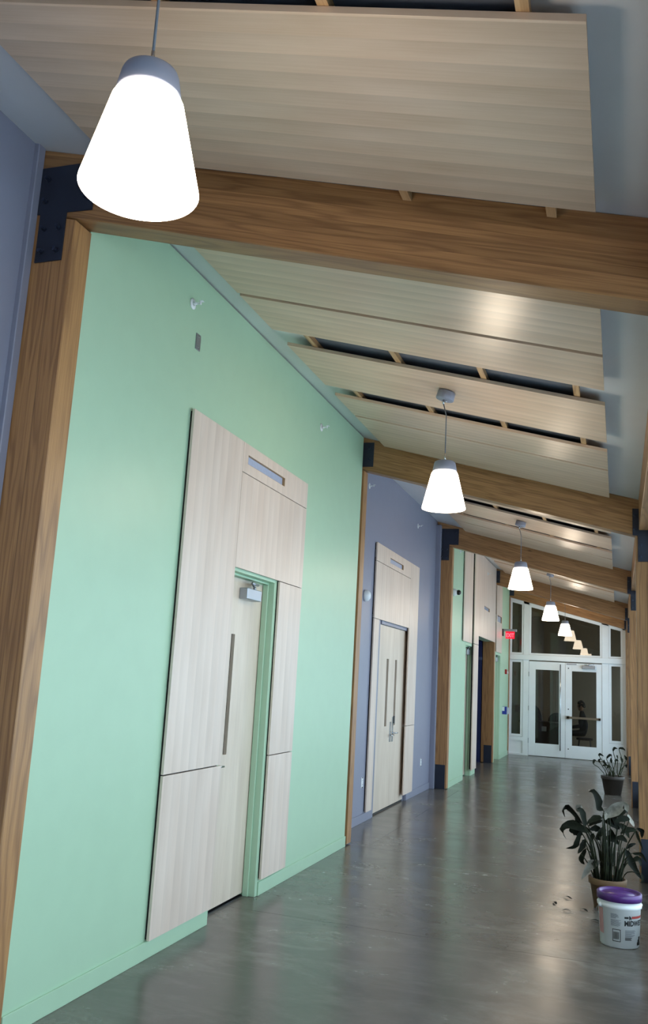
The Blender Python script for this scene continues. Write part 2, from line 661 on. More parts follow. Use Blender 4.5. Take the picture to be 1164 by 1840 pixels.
RP = ['window-side glulam post beside the first timber beam, just outside the picture edge',
      'tall window-side glulam post behind the big drooping plant',
      'window-side glulam post with black shoe behind the small potted plant',
      'window-side glulam post showing as narrow strip beyond the small potted plant',
      'window-side glulam post touching the white glazed end wall']
for y, lb in zip(POST_Y, RP):
    right_post(y, lb)

BL = ['large glulam roof beam crossing just behind the first lit pendant lamp',
      'glulam roof beam crossing behind the second pendant lamp',
      'glulam roof beam crossing behind the third pendant lamp from the camera',
      'glulam roof beam fourth from the camera, over the alcove post',
      'glulam roof beam lying along the top of the white glazed end wall']
for y, lb in zip(POST_Y, BL):
    o = B(-0.42, 3.3, y, y + PT, 3.725, ZC - .001, slope=S).build('glulam_beam', M_BEAM, None, bevel=0.004, loc=(0, y, 3.7))
    o['kind'] = 'thing'
    tag(o, lb, 'beam', 'sloping roof beams')

bounds = [-1.76] + [y + PT for y in POST_Y]
HL = ['timber window header before the first beam, out by the window glass',
      'timber window header over the plant side, between first and second beams',
      'timber window header between second and third beams',
      'timber window header between third and fourth beams',
      'short timber window header beside the glazed end wall']
for k in range(5):
    y0 = bounds[k] + .003
    y1 = POST_Y[k] - .034
    o = MB().prism([(2.69, 3.075), (2.84, 3.075), (2.84, zc(2.84) - .004), (2.69, zc(2.69) - .004)], 1, y0, y1).build(
        'window_header', M_HEAD, None, bevel=0.004, loc=(2.76, y0, 3.07))
    o['kind'] = 'thing'
    tag(o, HL[k], 'beam', 'window headers between the posts')

# ------------------------------------------------------------------ windows on the right
wb = [(-7.0, -1.9)] + list(zip(bounds, POST_Y))
for k, (ya, yb) in enumerate(wb):
    w = sroot('window_%d' % (k + 1), (2.83, (ya + yb) / 2, 0.167))
    n = max(1, round((yb - ya) / 1.65))
    fr = MB()
    z0, z1 = 0.167, 3.07
    fr.box(2.805, 2.855, ya, yb, z0, z0 + .05)
    fr.box(2.805, 2.855, ya, yb, z1 - .05, z1)
    st = (yb - ya) / n
    for i in range(n + 1):
        c = min(max(ya + i * st, ya + .025), yb - .025)
        fr.box(2.805, 2.855, c - .025, c + .025, z0 + .05, z1 - .05)
    fr.box(2.81, 2.85, ya + .05, yb - .05, 1.02, 1.06)
    fr.build('window_frame', M_WHITE, w)
    for i in range(n):
        B(2.826, 2.832, ya + i * st + .025, ya + (i + 1) * st - .025, z0 + .05, z1 - .05).build('pane', M_GLASS, w)

# ------------------------------------------------------------------ ceiling panels and battens
ZPAN = 3.995                # underside over x = 0
XL, XR = 0.250, 2.434
BX = [0.47, 1.085, 1.672, 2.265]
bayP = {
    'A': [(1.44, 2.02), (2.11, 3.10)],
    'B': [(3.56, 4.57), (4.61, 5.16), (5.45, 6.32), (6.58, 7.14), (7.18, 8.22)],
    'C': [(8.77, 9.54), (9.59, 10.17), (10.52, 11.41), (11.63, 12.23), (12.27, 13.25)],
    'D': [(14.01, 14.75), (14.78, 15.28), (15.48, 16.36), (16.58, 17.19), (17.23, 18.29)],
    'E': [(19.05, 20.05), (20.10, 21.08)]}
bayT = {'A': 'before the first beam', 'B': 'between first and second beams', 'C': 'between second and third beams',
        'D': 'between third and fourth beams', 'E': 'between fourth beam and glazed end'}
OR = ['first', 'second', 'third', 'fourth', 'fifth']
for bay, lst in bayP.items():
    for i, (ya, yb) in enumerate(lst):
        c = ((XL + XR) / 2, (ya + yb) / 2)
        nm = OR[i] if bay != 'A' else ['narrow', 'large wide'][i]
        org = (c[0], c[1], ZPAN - S * c[0])
        o = B(XL, XR, ya, yb, ZPAN, ZPAN + .025, slope=S).build('ceiling_panel', M_CEILP, None, bevel=0.001, loc=org)
        o['kind'] = 'thing'
        tag(o, 'pale striped veneer ceiling panel, %s %s' % (nm, bayT[bay] if bay == 'A' else 'one ' + bayT[bay]), 'ceiling panel', 'hanging veneer ceiling panels')
for (ya, yb) in [(0.6, 3.222), (3.37, 8.352), (8.5, 13.476), (13.625, 18.615), (18.77, 21.29)]:
    for x in BX:
        B(x - .019, x + .019, ya, 3.09 if yb < 3.3 and x < 1.5 else yb, ZPAN + .026, ZC - .0005, slope=S).build('batten', M_BATTEN, ceil)

M_LINER = plain('acoustic_liner', '565d68', 0.9, var=0.05)
for (ya, yb) in [(0.6, 3.222), (3.37, 8.352), (8.5, 13.476), (13.625, 18.615), (18.77, 21.29)]:
    for xa, xb in zip(BX[:-1], BX[1:]):
        o = B(xa + .02, xb - .02, ya, yb, ZC - .008, ZC - .001, slope=S).build('liner_panel', M_LINER, ceil)
        o['label'] = 'dark grey liner above the veneer panels'

# ------------------------------------------------------------------ wall panels round the doors
def panel(name, parent, xf, y0, y1, z0, z1, slot=None, mat=None):
    """board of veneer standing off the wall; slot = (ya, yb, za, zb) cut through with a pane painted pale with window sheen"""
    m = MB()
    x0 = xf - .016
    if slot is None:
        m.box(x0, xf, y0, y1, z0, z1)
    else:
        a, b, c, d = slot
        m.box(x0, xf, y0, y1, z0, c)
        m.box(x0, xf, y0, y1, d, z1)
        m.box(x0, xf, y0, a, c, d)
        m.box(x0, xf, b, y1, c, d)
    o = m.build(name, mat or M_WALLP, parent)
    if slot:
        a, b, c, d = slot
        B(xf - .0255, xf - .0215, a - .005, b + .005, c - .005, d + .005).build('pane', M_SLOTPANE, o)
        e = MB()
        for q in ((a, b, d - .002, d), (a, b, c, c + .002), (a, a + .004, c, d), (b - .004, b, c, d)):
            e.box(xf - .021, xf - .001, *q)
        e.build('slot_lining', M_EDGE, o)
    return o


G = 0.004


def gap_shade(parent, boxes):  # black strips put in for the shade between panel and wall
    m = MB()
    for b in boxes:
        m.box(*b)
    part_label(m.build('gap_shade', M_BLACK, parent), 'black strips painting the shade in the gap behind the panels')


# green wall, single door
t = thing('door_surround', 'pale veneer panel surround with one single door on the mint green wall', 'wall panelling', (0.015, 5.6, 0.1), None)
XP = 0.030
panel('panel', t, XP, 4.56, 5.32, .988, 3.177)
panel('panel', t, XP, 4.56, 5.335, .10, .980)
panel('panel', t, XP, 5.324, 6.65, 2.966, 3.177, (5.405, 6.125, 3.036, 3.103))
panel('panel', t, XP, 5.324, 6.65, 2.295, 2.960)
panel('panel', t, XP, 6.16, 6.65, .993, 2.289)
panel('panel', t, XP, 6.16, 6.65, .115, .986)
gap_shade(t, [(0.001, .013, 4.566, 5.30, .105, 3.165), (0.001, .013, 5.30, 6.64, 2.33, 3.03), (0.001, .013, 5.30, 6.64, 3.11, 3.165), (.001, .013, 6.175, 6.64, .12, 2.33)])

# blue wall, double door
t = thing('door_surround', 'pale veneer panel surround with double doors on the dusky blue wall', 'wall panelling', (XB + .015, 10.9, 0.1), None)
XQ = XB + 0.030
panel('panel', t, XQ, 9.80, 11.596, 2.979, 3.197, (10.44, 11.15, 3.033, 3.100))
panel('panel', t, XQ, 9.80, 11.596, 2.296, 2.972)
panel('panel', t, XQ, 11.60, 12.13, .992, 3.197)
panel('panel', t, XQ, 11.60, 12.13, .095, .985)
panel('panel', t, XQ, 9.80, 10.03, .105, 2.290)
gap_shade(t, [(XB + .001, XB + .013, 9.806, 10.02, .11, 2.3), (XB + .001, XB + .013, 9.806, 12.12, 2.34, 3.02), (XB + .001, XB + .013, 9.806, 12.12, 3.11, 3.185),
            (XB + .001, XB + .013, 11.87, 12.12, .11, 2.34)])

# green wall, alcove bay
t = thing('door_surround', 'tall veneer panel over the small green-framed door before the alcove', 'wall panelling', (0.015, 15.1, 2.3), None)
panel('panel', t, XP, 14.62, 15.52, 2.30, 4.02)
gap_shade(t, [(0.001, .013, 14.63, 15.51, 2.32, 4.0)])
t = thing('alcove_surround', 'tall veneer cladding around and above the dark navy alcove opening', 'wall panelling', (0.02, 17.0, 0.1), None)
XA = 0.045
panel('panel', t, XA, 15.66, 16.19, 2.31, zc(.05) - .012)
panel('panel', t, XA, 15.66, 16.19, .10, 2.30)
panel('panel', t, XA, 16.194, 18.50, 2.475, zc(.05) - .012, (16.83, 17.57, 3.028, 3.098))
gap_shade(t, [(0.001, .028, 15.675, 16.17, .12, 3.98), (0.001, .028, 16.17, 18.49, 2.50, 3.0), (.001, .028, 16.17, 18.49, 3.12, 3.98)])

# last green wall
t = thing('door_surround', 'veneer panel over the last green-framed door beside the exit sign', 'wall panelling', (0.015, 19.3, 2.3), None)
panel('panel', t, XP, 18.80, 19.72, 2.295, 3.98, (18.90, 19.63, 2.95, 3.09))
gap_shade(t, [(0.001, .013, 18.81, 19.71, 2.31, 2.93), (.001, .013, 18.81, 19.71, 3.1, 3.96)])


# ------------------------------------------------------------------ doors
def hinge(parent, x, y, z):
    m = MB()
    m.cyl((x, y, z - .055), (x, y, z + .055), .007, 8)
    for i in range(4):
        m.lathe([(.0072, 0), (.0085, .001), (.0085, .018), (.0072, .019)], (x, y, z - .05 + i * .026), 8)
    m.build('hinge', M_ALU, parent)


def lever_set(parent, x, y, z, toward, plate=(.02, .14)):
    m = MB()
    m.box(x, x + .008, y - plate[0], y + plate[0], z - plate[1] * .55, z + plate[1])
    m.cyl((x + .008, y, z), (x + .05, y, z), .010, 10)
    m.tube([(x + .05, y - .008 * toward, z), (x + .052, y + .05 * toward, z), (x + .05, y + .115 * toward, z - .003)], [.009, .009, .007], 8)
    m.build('lever_handle', M_CHROME, parent)


def closer(parent, x, y0, y1, z0, z1):
    m = MB()
    m.box(x, x + .065, y0, y1, z0, z1)
    o = m.build('closer', M_ALU, parent, bevel=0.004)
    a = MB()
    ym = (y0 + y1) / 2
    a.cyl((x + .035, ym + .06, z1), (x + .035, ym + .06, z1 + .022), .012, 10)
    a.tube([(x + .035, ym + .06, z1 + .02), (x + .085, ym - .10, z1 + .035)], .010, 6)
    a.tube([(x + .085, ym - .10, z1 + .035), (x + .03, ym + .13, z1 + .045)], .010, 6)
    a.build('closer_arm', M_ALU, o)
    return o


def frame_door(name, y0, y1, ztop, xw, mat, xdoor, depth=.2, fw=.05):
    """steel frame with a stop; y0..y1 and ztop are the outer edges of the face"""
    d = sroot(name, (xw, (y0 + y1) / 2, 0))
    m = MB()
    xb = xw - depth
    xf = xw + .004
    for a, b, s in ((y0, y0 + fw, 1), (y1 - fw, y1, -1)):
        m.box(xb, xf, a, b, 0, ztop)
    m.box(xb, xf, y0 + fw, y1 - fw, ztop - fw, ztop)
    st = .016
    m.box(xdoor + .004, xdoor + .048, y0 + fw, y0 + fw + st, 0, ztop - fw - st)
    m.box(xdoor + .004, xdoor + .048, y1 - fw - st, y1 - fw, 0, ztop - fw - st)
    m.box(xdoor + .004, xdoor + .048, y0 + fw, y1 - fw, ztop - fw - st, ztop - fw)
    m.build('frame', mat, d, bevel=0.003)
    return d


def slit_leaf(d, x, y0, y1, z0, z1, slit, name='leaf', mat=None):
    a, b, c, e = slit
    m = MB()
    m.box(x - .044, x, y0, a, z0, z1)
    m.box(x - .044, x, b, y1, z0, z1)
    m.box(x - .044, x, a, b, z0, c)
    m.box(x - .044, x, a, b, e, z1)
    o = m.build(name, mat or M_DOOR, d)
    B(x - .03, x - .024, a, b, c, e).build('vision_pane', M_BROWNGLASS, o)
    return o


d = frame_door('door_1', 5.302, 6.165, 2.318, 0.0, M_GREEN, -.092, .2, .045)
lf = slit_leaf(d, -.092, 5.352, 6.116, .022, 2.262, (5.605, 5.667, 1.02, 1.852))
lever_set(lf, -.092, 5.42, .955, 1)
closer(lf, -.092, 5.69, 5.95, 2.11, 2.19)
part_label(B(-.14, -.085, 5.352, 6.116, .0005, .008).build('threshold', M_DARKPL, d), 'dark threshold strip')

d = sroot('door_2', (XB, 11.0, 0))
m = MB()
m.box(XB - .15, XB - .03, 10.21, 10.275, 0, 2.30)
m.box(XB - .15, XB - .03, 11.805, 11.835, 0, 2.30)
m.box(XB - .15, XB - .002, 10.275, 11.805, 2.257, 2.303)
m.build('frame', M_BLUE, d, bevel=0.003)
m = MB()
m.box(XB - .028, XB - .004, 11.812, 11.836, .1, 2.25)  # solid black strip in place of the shade in the hinge gap
part_label(m.build('gap_strip', M_BLACK, d), 'black strip painted as the shaded gap at the hinge side')
xd = XB - .03
l1 = slit_leaf(d, xd, 10.28, 11.038, .022, 2.253, (10.69, 10.79, 1.012, 1.848))
l2 = slit_leaf(d, xd, 11.042, 11.80, .022, 2.253, (11.13, 11.23, 1.012, 1.848))
for z in (2.03, 1.44, .90, .32):
    hinge(l1, xd + .003, 10.272, z)
    hinge(l2, xd + .003, 11.806, z)
lever_set(l1, xd, 10.985, .90, -1, (.026, .16))
lever_set(l2, xd, 11.10, .92, 1, (.026, .20))
part_label(B(xd + .002, xd + .014, 11.13, 11.18, 1.035, 1.13).build('keypad', M_DARKPL, l2), 'small dark lock keypad')
part_label(B(XB - .15, XB - .04, 10.28, 11.80, .0005, .010).build('threshold', M_DARKPL, d), 'dark threshold strip')

d = frame_door('door_3', 14.972, 15.808, 2.298, 0.0, M_GREEN, -.088)
lf = slit_leaf(d, -.088, 15.024, 15.756, .022, 2.24, (15.2, 15.27, 1.02, 1.85))
closer(lf, -.088, 15.40, 15.68, 2.10, 2.19)
lever_set(lf, -.088, 15.09, .955, 1)
d = frame_door('door_4', 18.862, 19.735, 2.288, 0.0, M_GREEN, -.10)
lf = slit_leaf(d, -.10, 18.914, 19.683, .022, 2.235, (19.05, 19.12, 1.02, 1.85))
closer(lf, -.10, 19.3, 19.6, 2.10, 2.19)
lever_set(lf, -.10, 18.98, .955, 1)

# ------------------------------------------------------------------ glazed end wall
we = MB()
ZT0 = 3.735


def zt(x):
    return ZT0 - .248 * x


YA, YB = Y_END, Y_END + .11


def fbox(m, x0, x1, z0, z1, y0=YA, y1=YB):
    m.box(x0, x1, y0, y1, z0, z1)


def fslope(m, x0, x1, zlow, y0=YA, y1=YB, top=None):
    """member between x0 and x1 whose top follows the roof"""
    off = 0.0 if top is None else top
    m.prism([(x0, zlow), (x1, zlow), (x1, zt(x1) - off), (x0, zt(x0) - off)], 1, y0, y1)


m = MB()
for a, b in ((-.07, .0), (.325, .455), (2.135, 2.285), (2.60, 2.665)):
    fbox(m, a, b, 0, 2.23)
    fslope(m, a, b, 2.35)
# sloping head
m.prism([(-.07, zt(-.07) - .06), (2.665, zt(2.665) - .06), (2.665, zt(2.665)), (-.07, zt(-.07))], 1, YA, YB)
# filler beneath side lights and above the door head
for a, b in ((0.0, .325), (2.285, 2.60)):
    fbox(m, a, b, .33, .42)
    fbox(m, a, b, .02, .33, YA + .03, YB)
    fbox(m, a, b, 0, .04)
wend = struct(m.build('wall_end', M_WHITE, None, bevel=0.003))
part_label(B(-.105, 2.68, YA - .035, YB, 2.232, 2.355).build('transom_beam', M_WHITE, wend, bevel=0.005), 'white cross beam over the doors')


def sash(parent, x0, x1, z0, z1, w, sloped=False):
    """light frame with its pane"""
    m = MB()
    ya, yb = YA + .012, YB - .02
    top = (lambda x: min(z1, zt(x) - .06)) if sloped else (lambda x: z1)
    m.prism([(x0, z0), (x0 + w, z0), (x0 + w, top(x0 + w)), (x0, top(x0))], 1, ya, yb)
    m.prism([(x1 - w, z0), (x1, z0), (x1, top(x1)), (x1 - w, top(x1 - w))], 1, ya, yb)
    m.box(x0 + w, x1 - w, ya, yb, z0, z0 + w)
    m.prism([(x0 + w, top(x0 + w) - w), (x1 - w, top(x1 - w) - w), (x1 - w, top(x1 - w)), (x0 + w, top(x0 + w))], 1, ya, yb)
    f = m.build('sash', M_WHITE, parent, bevel=0.002)
    p = MB()
    p.prism([(x0 + w, z0 + w), (x1 - w, z0 + w), (x1 - w, top(x1 - w) - w), (x0 + w, top(x0 + w) - w)], 1, YA + .05, YA + .056)
    p.build('pane', M_GLASSEND, f)
    return f


sash(wend, 0.003, .322, 2.36, 9, .042, True)
sash(wend, .458, 2.132, 2.36, 9, .042, True)
sash(wend, 2.288, 2.597, 2.36, 9, .042, True)
sash(wend, 0.003, .322, .425, 2.228, .055)
sash(wend, 2.288, 2.597, .425, 2.228, .055)


def glass_leaf(d, x0, x1, gx0, gx1):
    m = MB()
    ya, yb = YA + .01, YA + .055
    z0, z1, ga, gb = .012, 2.205, .30, 2.015
    m.box(x0, gx0, ya, yb, z0, z1)
    m.box(gx1, x1, ya, yb, z0, z1)
    m.box(gx0, gx1, ya, yb, z0, ga)
    m.box(gx0, gx1, ya, yb, gb, z1)
    o = m.build('leaf', M_WHITE, d, bevel=0.003)
    B(gx0, gx1, ya + .02, ya + .026, ga, gb).build('pane', M_GLASSEND, o)
    return o


d = sroot('door_5', (.88, YA, 0))
lf = glass_leaf(d, .462, 1.300, .615, 1.158)
m = MB()
m.cyl((1.195, YA - .055, .17), (1.195, YA - .055, 2.16), .014, 12)
for z in (.27, 1.13, 2.04):
    m.cyl((1.195, YA - .055, z), (1.195, YA + .01, z), .010, 8)
m.build('pull_bar', M_CHROME, lf)
for z in (.35, 1.1, 1.9):
    hinge(lf, .458, YA, z)
d = sroot('door_6', (1.72, YA, 0))
lf = glass_leaf(d, 1.306, 2.130, 1.455, 2.005)
m = MB()
m.box(1.335, 2.10, YA - .06, YA - .03, .915, .965)
m.box(1.335, 1.40, YA - .06, YA + .01, .905, .975)
m.box(2.05, 2.10, YA - .06, YA + .01, .91, .97)
part_label(m.build('panic_bar', M_BRONZE, lf, bevel=0.004), 'bronze-toned horizontal push bar')
c = B(1.68, 1.98, YA - .06, YA + .01, 2.085, 2.155).build('closer', M_ALU, lf, bevel=0.004)
a = MB()
a.tube([(1.92, YA - .03, 2.155), (1.74, YA - .07, 2.175)], .009, 6)
a.tube([(1.74, YA - .07, 2.175), (1.96, YA - .045, 2.19)], .008, 6)
a.build('closer_arm', M_CHROME, c)
for z in (.22, 1.13, 2.08):
    m = MB()
    m.lathe([(0, 0), (.014, 0), (.014, .006), (0, .008)], (1.375, YA + .01, z), 10, (0, -1, 0))
    part_label(m.build('lock_cylinder', M_DARKPL, lf), 'small round dark lock')
part_label(B(1.33, 1.56, YA - .008, YA + .01, 2.165, 2.19).build('name_strip', M_ALU, lf), 'thin grey metal strip at leaf top')

# ------------------------------------------------------------------ room beyond the glass
m = MB()
m.box(-1.6, 4.2, 25.2, 25.3, 0, 4.4)
m.box(-1.6, -1.5, 21.75, 25.2, 0, 4.4)
m.box(4.1, 4.2, 21.75, 25.2, 0, 1.0)
m.box(4.1, 4.2, 21.75, 25.2, 2.2, 4.4)
m.box(-1.6, -.07, 21.55, 21.75, 0, 4.4)
m.box(2.67, 4.2, 21.55, 21.75, 0, 4.4)
struct(m.build('wall_vestibule', M_BEIGE))
struct(B(-1.6, 4.2, 21.76, 25.3, 4.4, 4.5).build('ceiling_vestibule', M_BEIGE))
struct(B(-.07, 2.67, 21.62, 21.74, 3.3, 4.4).build('wall_over_glass', M_BEIGE))

M_DESK = plain('desk_dark', '2e2823', 0.4, var=0.05)
M_CHAIR = plain('chair_fabric', '151413', 0.8, var=0.1)
t = thing('reception_desk', 'dark reception desk seen through the glass doors', 'desk', (.8, 23.6, 0))
B(.05, 1.15, 23.25, 23.95, .70, .735).build('desk_top', M_DESK, t, bevel=0.004)
B(.10, 1.10, 23.32, 23.34, .02, .70).build('front_panel', M_DESK, t)
for x in (.08, 1.09):
    B(x, x + .03, 23.3, 23.9, 0, .70).build('side_panel', M_DESK, t)
B(.62, .74, 23.312, 23.32, .50, .62).build('paper_note', M_PLASTIC, t)


def office_chair(x, y, zb, label):
    t = thing('office_chair', label, 'chair', (x, y, 0), None)
    m = MB()
    m.box(x - .24, x + .24, y - .22, y + .22, .43, .50)
    m.build('seat', M_CHAIR, t, bevel=0.03, seg=2)
    m = MB()
    pts = [(x + .23 * math.cos(a) , .72 + (zb - .72) * math.sin(a)) for a in [math.pi * i / 12 for i in range(13)]]
    m.prism(pts + [(x - .2, .55), (x + .2, .55)], 1, y + .18, y + .24)
    m.build('backrest', M_CHAIR, t, bevel=0.01)
    MB().cyl((x, y, .08), (x, y, .43), .03, 10).build('gas_lift', M_DARKPL, t)
    for k in range(5):
        a = 2 * math.pi * k / 5 + .3
        p = (x + .26 * math.cos(a), y + .26 * math.sin(a))
        l = MB()
        l.tube([(x, y, .09), (p[0], p[1], .06)], [.025, .016], 6)
        l.lathe([(0, -.012), (.028, -.012), (.028, .012), (0, .012)], (p[0], p[1], .028), 10, (math.sin(a), -math.cos(a), 0))
        l.build('leg', M_DARKPL, t)


office_chair(.92, 24.35, .95, 'dark round-backed office chair behind the reception desk')
office_chair(.28, 24.5, 1.12, 'tall dark chair standing in for an unclear dark shape at the desk end nearer the green wall')  # chair added in place of an unclear dark silhouette


# ------------------------------------------------------------------ the seated person
def skin_object(name, verts, edges, radii, mat, parent, sub=2):
    me = bpy.data.meshes.new(name)
    me.from_pydata([Vector(v) for v in verts], edges, [])
    ob = bpy.data.objects.new(name, me)
    COL.objects.link(ob)
    ob.modifiers.new('skin', 'SKIN')
    sv = me.skin_vertices[0].data
    for i, r in enumerate(radii):
        sv[i].radius = (r, r) if not isinstance(r, tuple) else r
    sv[0].use_root = True
    sd = ob.modifiers.new('sub', 'SUBSURF')
    sd.levels = sub
    sd.render_levels = sub
    bpy.context.view_layer.update()
    dg = bpy.context.evaluated_depsgraph_get()
    out = bpy.data.meshes.new_from_object(ob.evaluated_get(dg))
    bpy.data.objects.remove(ob, do_unlink=True)
    out.name = name
    out.materials.clear()
    out.materials.append(mat)
    for p in out.polygons:
        p.use_smooth = True
    o = bpy.data.objects.new(name, out)
    COL.objects.link(o)
    o.parent = parent
    return o


M_SKIN = plain('skin', 'b98a6e', 0.5, var=0.05)
M_CLOTH = plain('dark_cloth', '14151a', 0.9, var=0.15)
M_HAIR = plain('dark_hair', '17110d', 0.7, var=0.2, vscale=60)
per = thing('person', 'person in dark clothes with dark curly hair sitting behind the glass door', 'person', (1.66, 23.2, 0))
# local: faces -x (towards the desk), pelvis at seat height
V = [(0, 0, .565), (0, 0, .67), (-.02, 0, .80), (-.03, 0, .93), (-.04, 0, 1.02), (-.05, 0, 1.08),
     (-.03, .17, .93), (-.06, .21, .70), (-.27, .19, .66), (-.36, .18, .66),
     (-.03, -.17, .93), (-.06, -.21, .70), (-.27, -.19, .66), (-.36, -.18, .66),
     (-.02, .09, .52), (-.40, .11, .505), (-.42, .11, .10), (-.54, .11, .05),
     (-.02, -.09, .52), (-.40, -.11, .505), (-.42, -.11, .10), (-.54, -.11, .05)]
Ed = [(0, 1), (1, 2), (2, 3), (3, 4), (4, 5), (3, 6), (6, 7), (7, 8), (8, 9), (3, 10), (10, 11), (11, 12), (12, 13),
      (0, 14), (14, 15), (15, 16), (16, 17), (0, 18), (18, 19), (19, 20), (20, 21)]
Rd = [.13, .12, .13, .12, .06, .05, .06, .045, .036, .026, .06, .045, .036, .026, .085, .065, .045, .035, .085, .065, .045, .035]
body = skin_object('body', V, Ed, Rd, M_CLOTH, per)
m = MB()
m.lathe([(0, -.115), (.04, -.11), (.062, -.075), (.074, -.02), (.078, .03), (.07, .08), (.045, .11), (0, .122)], (1.66 - .075, 23.2, 1.185), 16)
# nose, ears
m.lathe([(0, .03), (.012, .01), (.016, -.012), (0, -.02)], (1.66 - .152, 23.2, 1.175), 8)
for s in (-1, 1):
    m.lathe([(0, -.008), (.022, -.004), (.022, .004), (0, .008)], (1.66 - .07, 23.2 + s * .078, 1.18), 8, (0, 1, 0))
hd = part_label(m.build('head', M_SKIN, per), 'face turned towards the desk')
for s in (-1, 1):
    e = MB()
    e.lathe([(0, -.009), (.009, 0), (0, .009)], (1.66 - .146, 23.2 + s * .03, 1.195), 8)
    e.build('eye', M_DARKPL, hd)
MB().box(1.66 - .150, 1.66 - .140, 23.178, 23.222, 1.118, 1.126).build('mouth', plain('lips', '8e5a4d', 0.5), hd)
h = MB()
for k in range(70):
    a, b = random.uniform(0, 2 * math.pi), random.uniform(-.35, 1.5)
    dx, dy, dz = math.cos(a) * math.cos(b), math.sin(a) * math.cos(b), math.sin(b)
    if dx < -.45 and dz < .45:
        continue
    r = random.uniform(.022, .034)
    h.lathe([(0, -r), (r * .75, -r * .6), (r, 0), (r * .75, r * .6), (0, r)], (1.66 - .062 + dx * .083, 23.2 + dy * .088, 1.205 + dz * .1), 7)
part_label(h.build('hair', M_HAIR, per), 'dark curly hair')
for s in (-1, 1):
    hx, hy, hz = 1.66 - .36, 23.2 + s * .18, .66
    hv = [(hx, hy, hz), (hx - .06, hy, hz - .005)]
    he, hr = [(0, 1)], [.026, .03]
    for f in range(4):
        b = len(hv)
        yy = hy + (f - 1.5) * .019
        L = (.075, .085, .08, .062)[f]
        hv += [(hx - .09, yy, hz - .005), (hx - .09 - L * .55, yy, hz - .012), (hx - .09 - L, yy, hz - .03)]
        he += [(1, b), (b, b + 1), (b + 1, b + 2)]
        hr += [.0095, .0085, .007]
    b = len(hv)
    hv += [(hx - .05, hy - s * .035, hz - .005), (hx - .085, hy - s * .05, hz - .015)]
    he += [(1, b), (b, b + 1)]
    hr += [.0105, .009]
    skin_object('hand', [Vector(q) - Vector((1.66, 23.2, 0)) for q in hv], he, hr, M_SKIN, per, 1)
t = thing('stool', 'low dark stool under the seated person', 'stool', (1.66, 23.2, 0))
MB().lathe([(0, .36), (.19, .36), (.20, .38), (.20, .40), (.18, .415), (0, .415)], (1.68, 23.2, 0), 20).build('seat', M_CHAIR, t)
for sx in (-1, 1):
    for sy in (-1, 1):
        MB().tube([(1.68 + sx * .13, 23.2 + sy * .13, .36), (1.68 + sx * .17, 23.2 + sy * .17, 0)], .014, 6).build('leg', M_DARKPL, t)

# ------------------------------------------------------------------ pendant lamps
def lamp(x, y, zb, label):
    zp = ZPAN - S * x
    t = thing('pendant_lamp', label, 'lamp', (x, y, zb), 'lit cone pendant lamps')
    nrm = Vector((S, 0, 1)).normalized()
    m = MB()
    m.lathe([(0, 0), (.058, 0), (.064, -.006), (.066, -.056), (.062, -.062), (0, -.062)], Vector((x, y, zp)) - nrm * .003, 32, nrm)
    m.build('canopy', M_LAMPCAP, t)
    ct = Vector((x, y, zp)) - nrm * .065
    m = MB()
    m.cyl(ct + Vector((-.008, 0, 0)), ct + Vector((-.008, 0, -.03)), .008, 8)
    m.cyl(ct + Vector((.012, 0, 0)), ct + Vector((.012, 0, -.018)), .006, 8)
    m.build('strain_relief', M_CHROME, t)
    m = MB()
    m.tube([ct + Vector((-.008, 0, -.02)), (x, y, ct.z - .12), (x, y, zb + .40)], .004, 8)
    m.build('cord', M_CORD, t)
    m = MB()
    m.cyl((x, y, zb + .335), (x, y, zb + .40), .007, 10, .005)
    m.build('cord_grip', M_CHROME, t)
    m = MB()
    m.lathe([(0, .337), (.062, .337), (.071, .332), (.075, .322), (.085, .268), (.083, .262), (0, .262)], (x, y, zb), 40)
    m.build('socket_cap', M_LAMPCAP, t)
    m = MB()
    m.lathe([(0, .259), (.082, .259), (.088, .255), (.093, .245), (.151, .006), (.152, 0), (.150, -.003), (.144, .004), (0, .006)], (x, y, zb), 48)
    part_label(m.build('shade', M_SHADE, t), 'glowing white cone shade')
    return t


LX = 1.355
L0 = lamp(LX, 1.72, 2.787, 'lit pendant lamp hanging before the first timber beam, biggest in view')
for y, lb in ((5.82, 'lit pendant lamp hanging before the second timber beam'),
              (10.88, 'lit pendant lamp hanging before the third timber beam'),
              (15.95, 'lit pendant lamp hanging before the fourth timber beam'),
              (20.43, 'smallest lit pendant lamp, hanging right before the glazed end wall')):
    copy_tree(L0, (0, y - 1.72, 0), lb)


# ------------------------------------------------------------------ small wall fittings
def sprinkler(x, y, z, label):
    t = thing('sprinkler_head', label, 'sprinkler', (x, y, z), 'side wall sprinklers')
    m = MB()
    m.lathe([(.030, 0), (.036, .002), (.036, .005), (.020, .009), (.013, .009)], (x, y, z), 20, (1, 0, 0))
    m.build('escutcheon', M_PLASTIC, t)
    m = MB()
    m.cyl((x, y, z), (x + .030, y, z), .009, 10)
    m.tube([(x + .028, y - .007, z), (x + .040, y - .013, z), (x + .055, y, z)], .003, 6)
    m.tube([(x + .028, y + .007, z), (x + .040, y + .013, z), (x + .055, y, z)], .003, 6)
    m.lathe([(0, 0), (.012, 0), (.012, .002), (0, .003)], (x + .056, y, z), 10, (1, 0, 0))
    m.box(x + .05, x + .075, y - .014, y + .014, z + .010, z + .012)
    m.build('nozzle', M_PLASTIC, t)


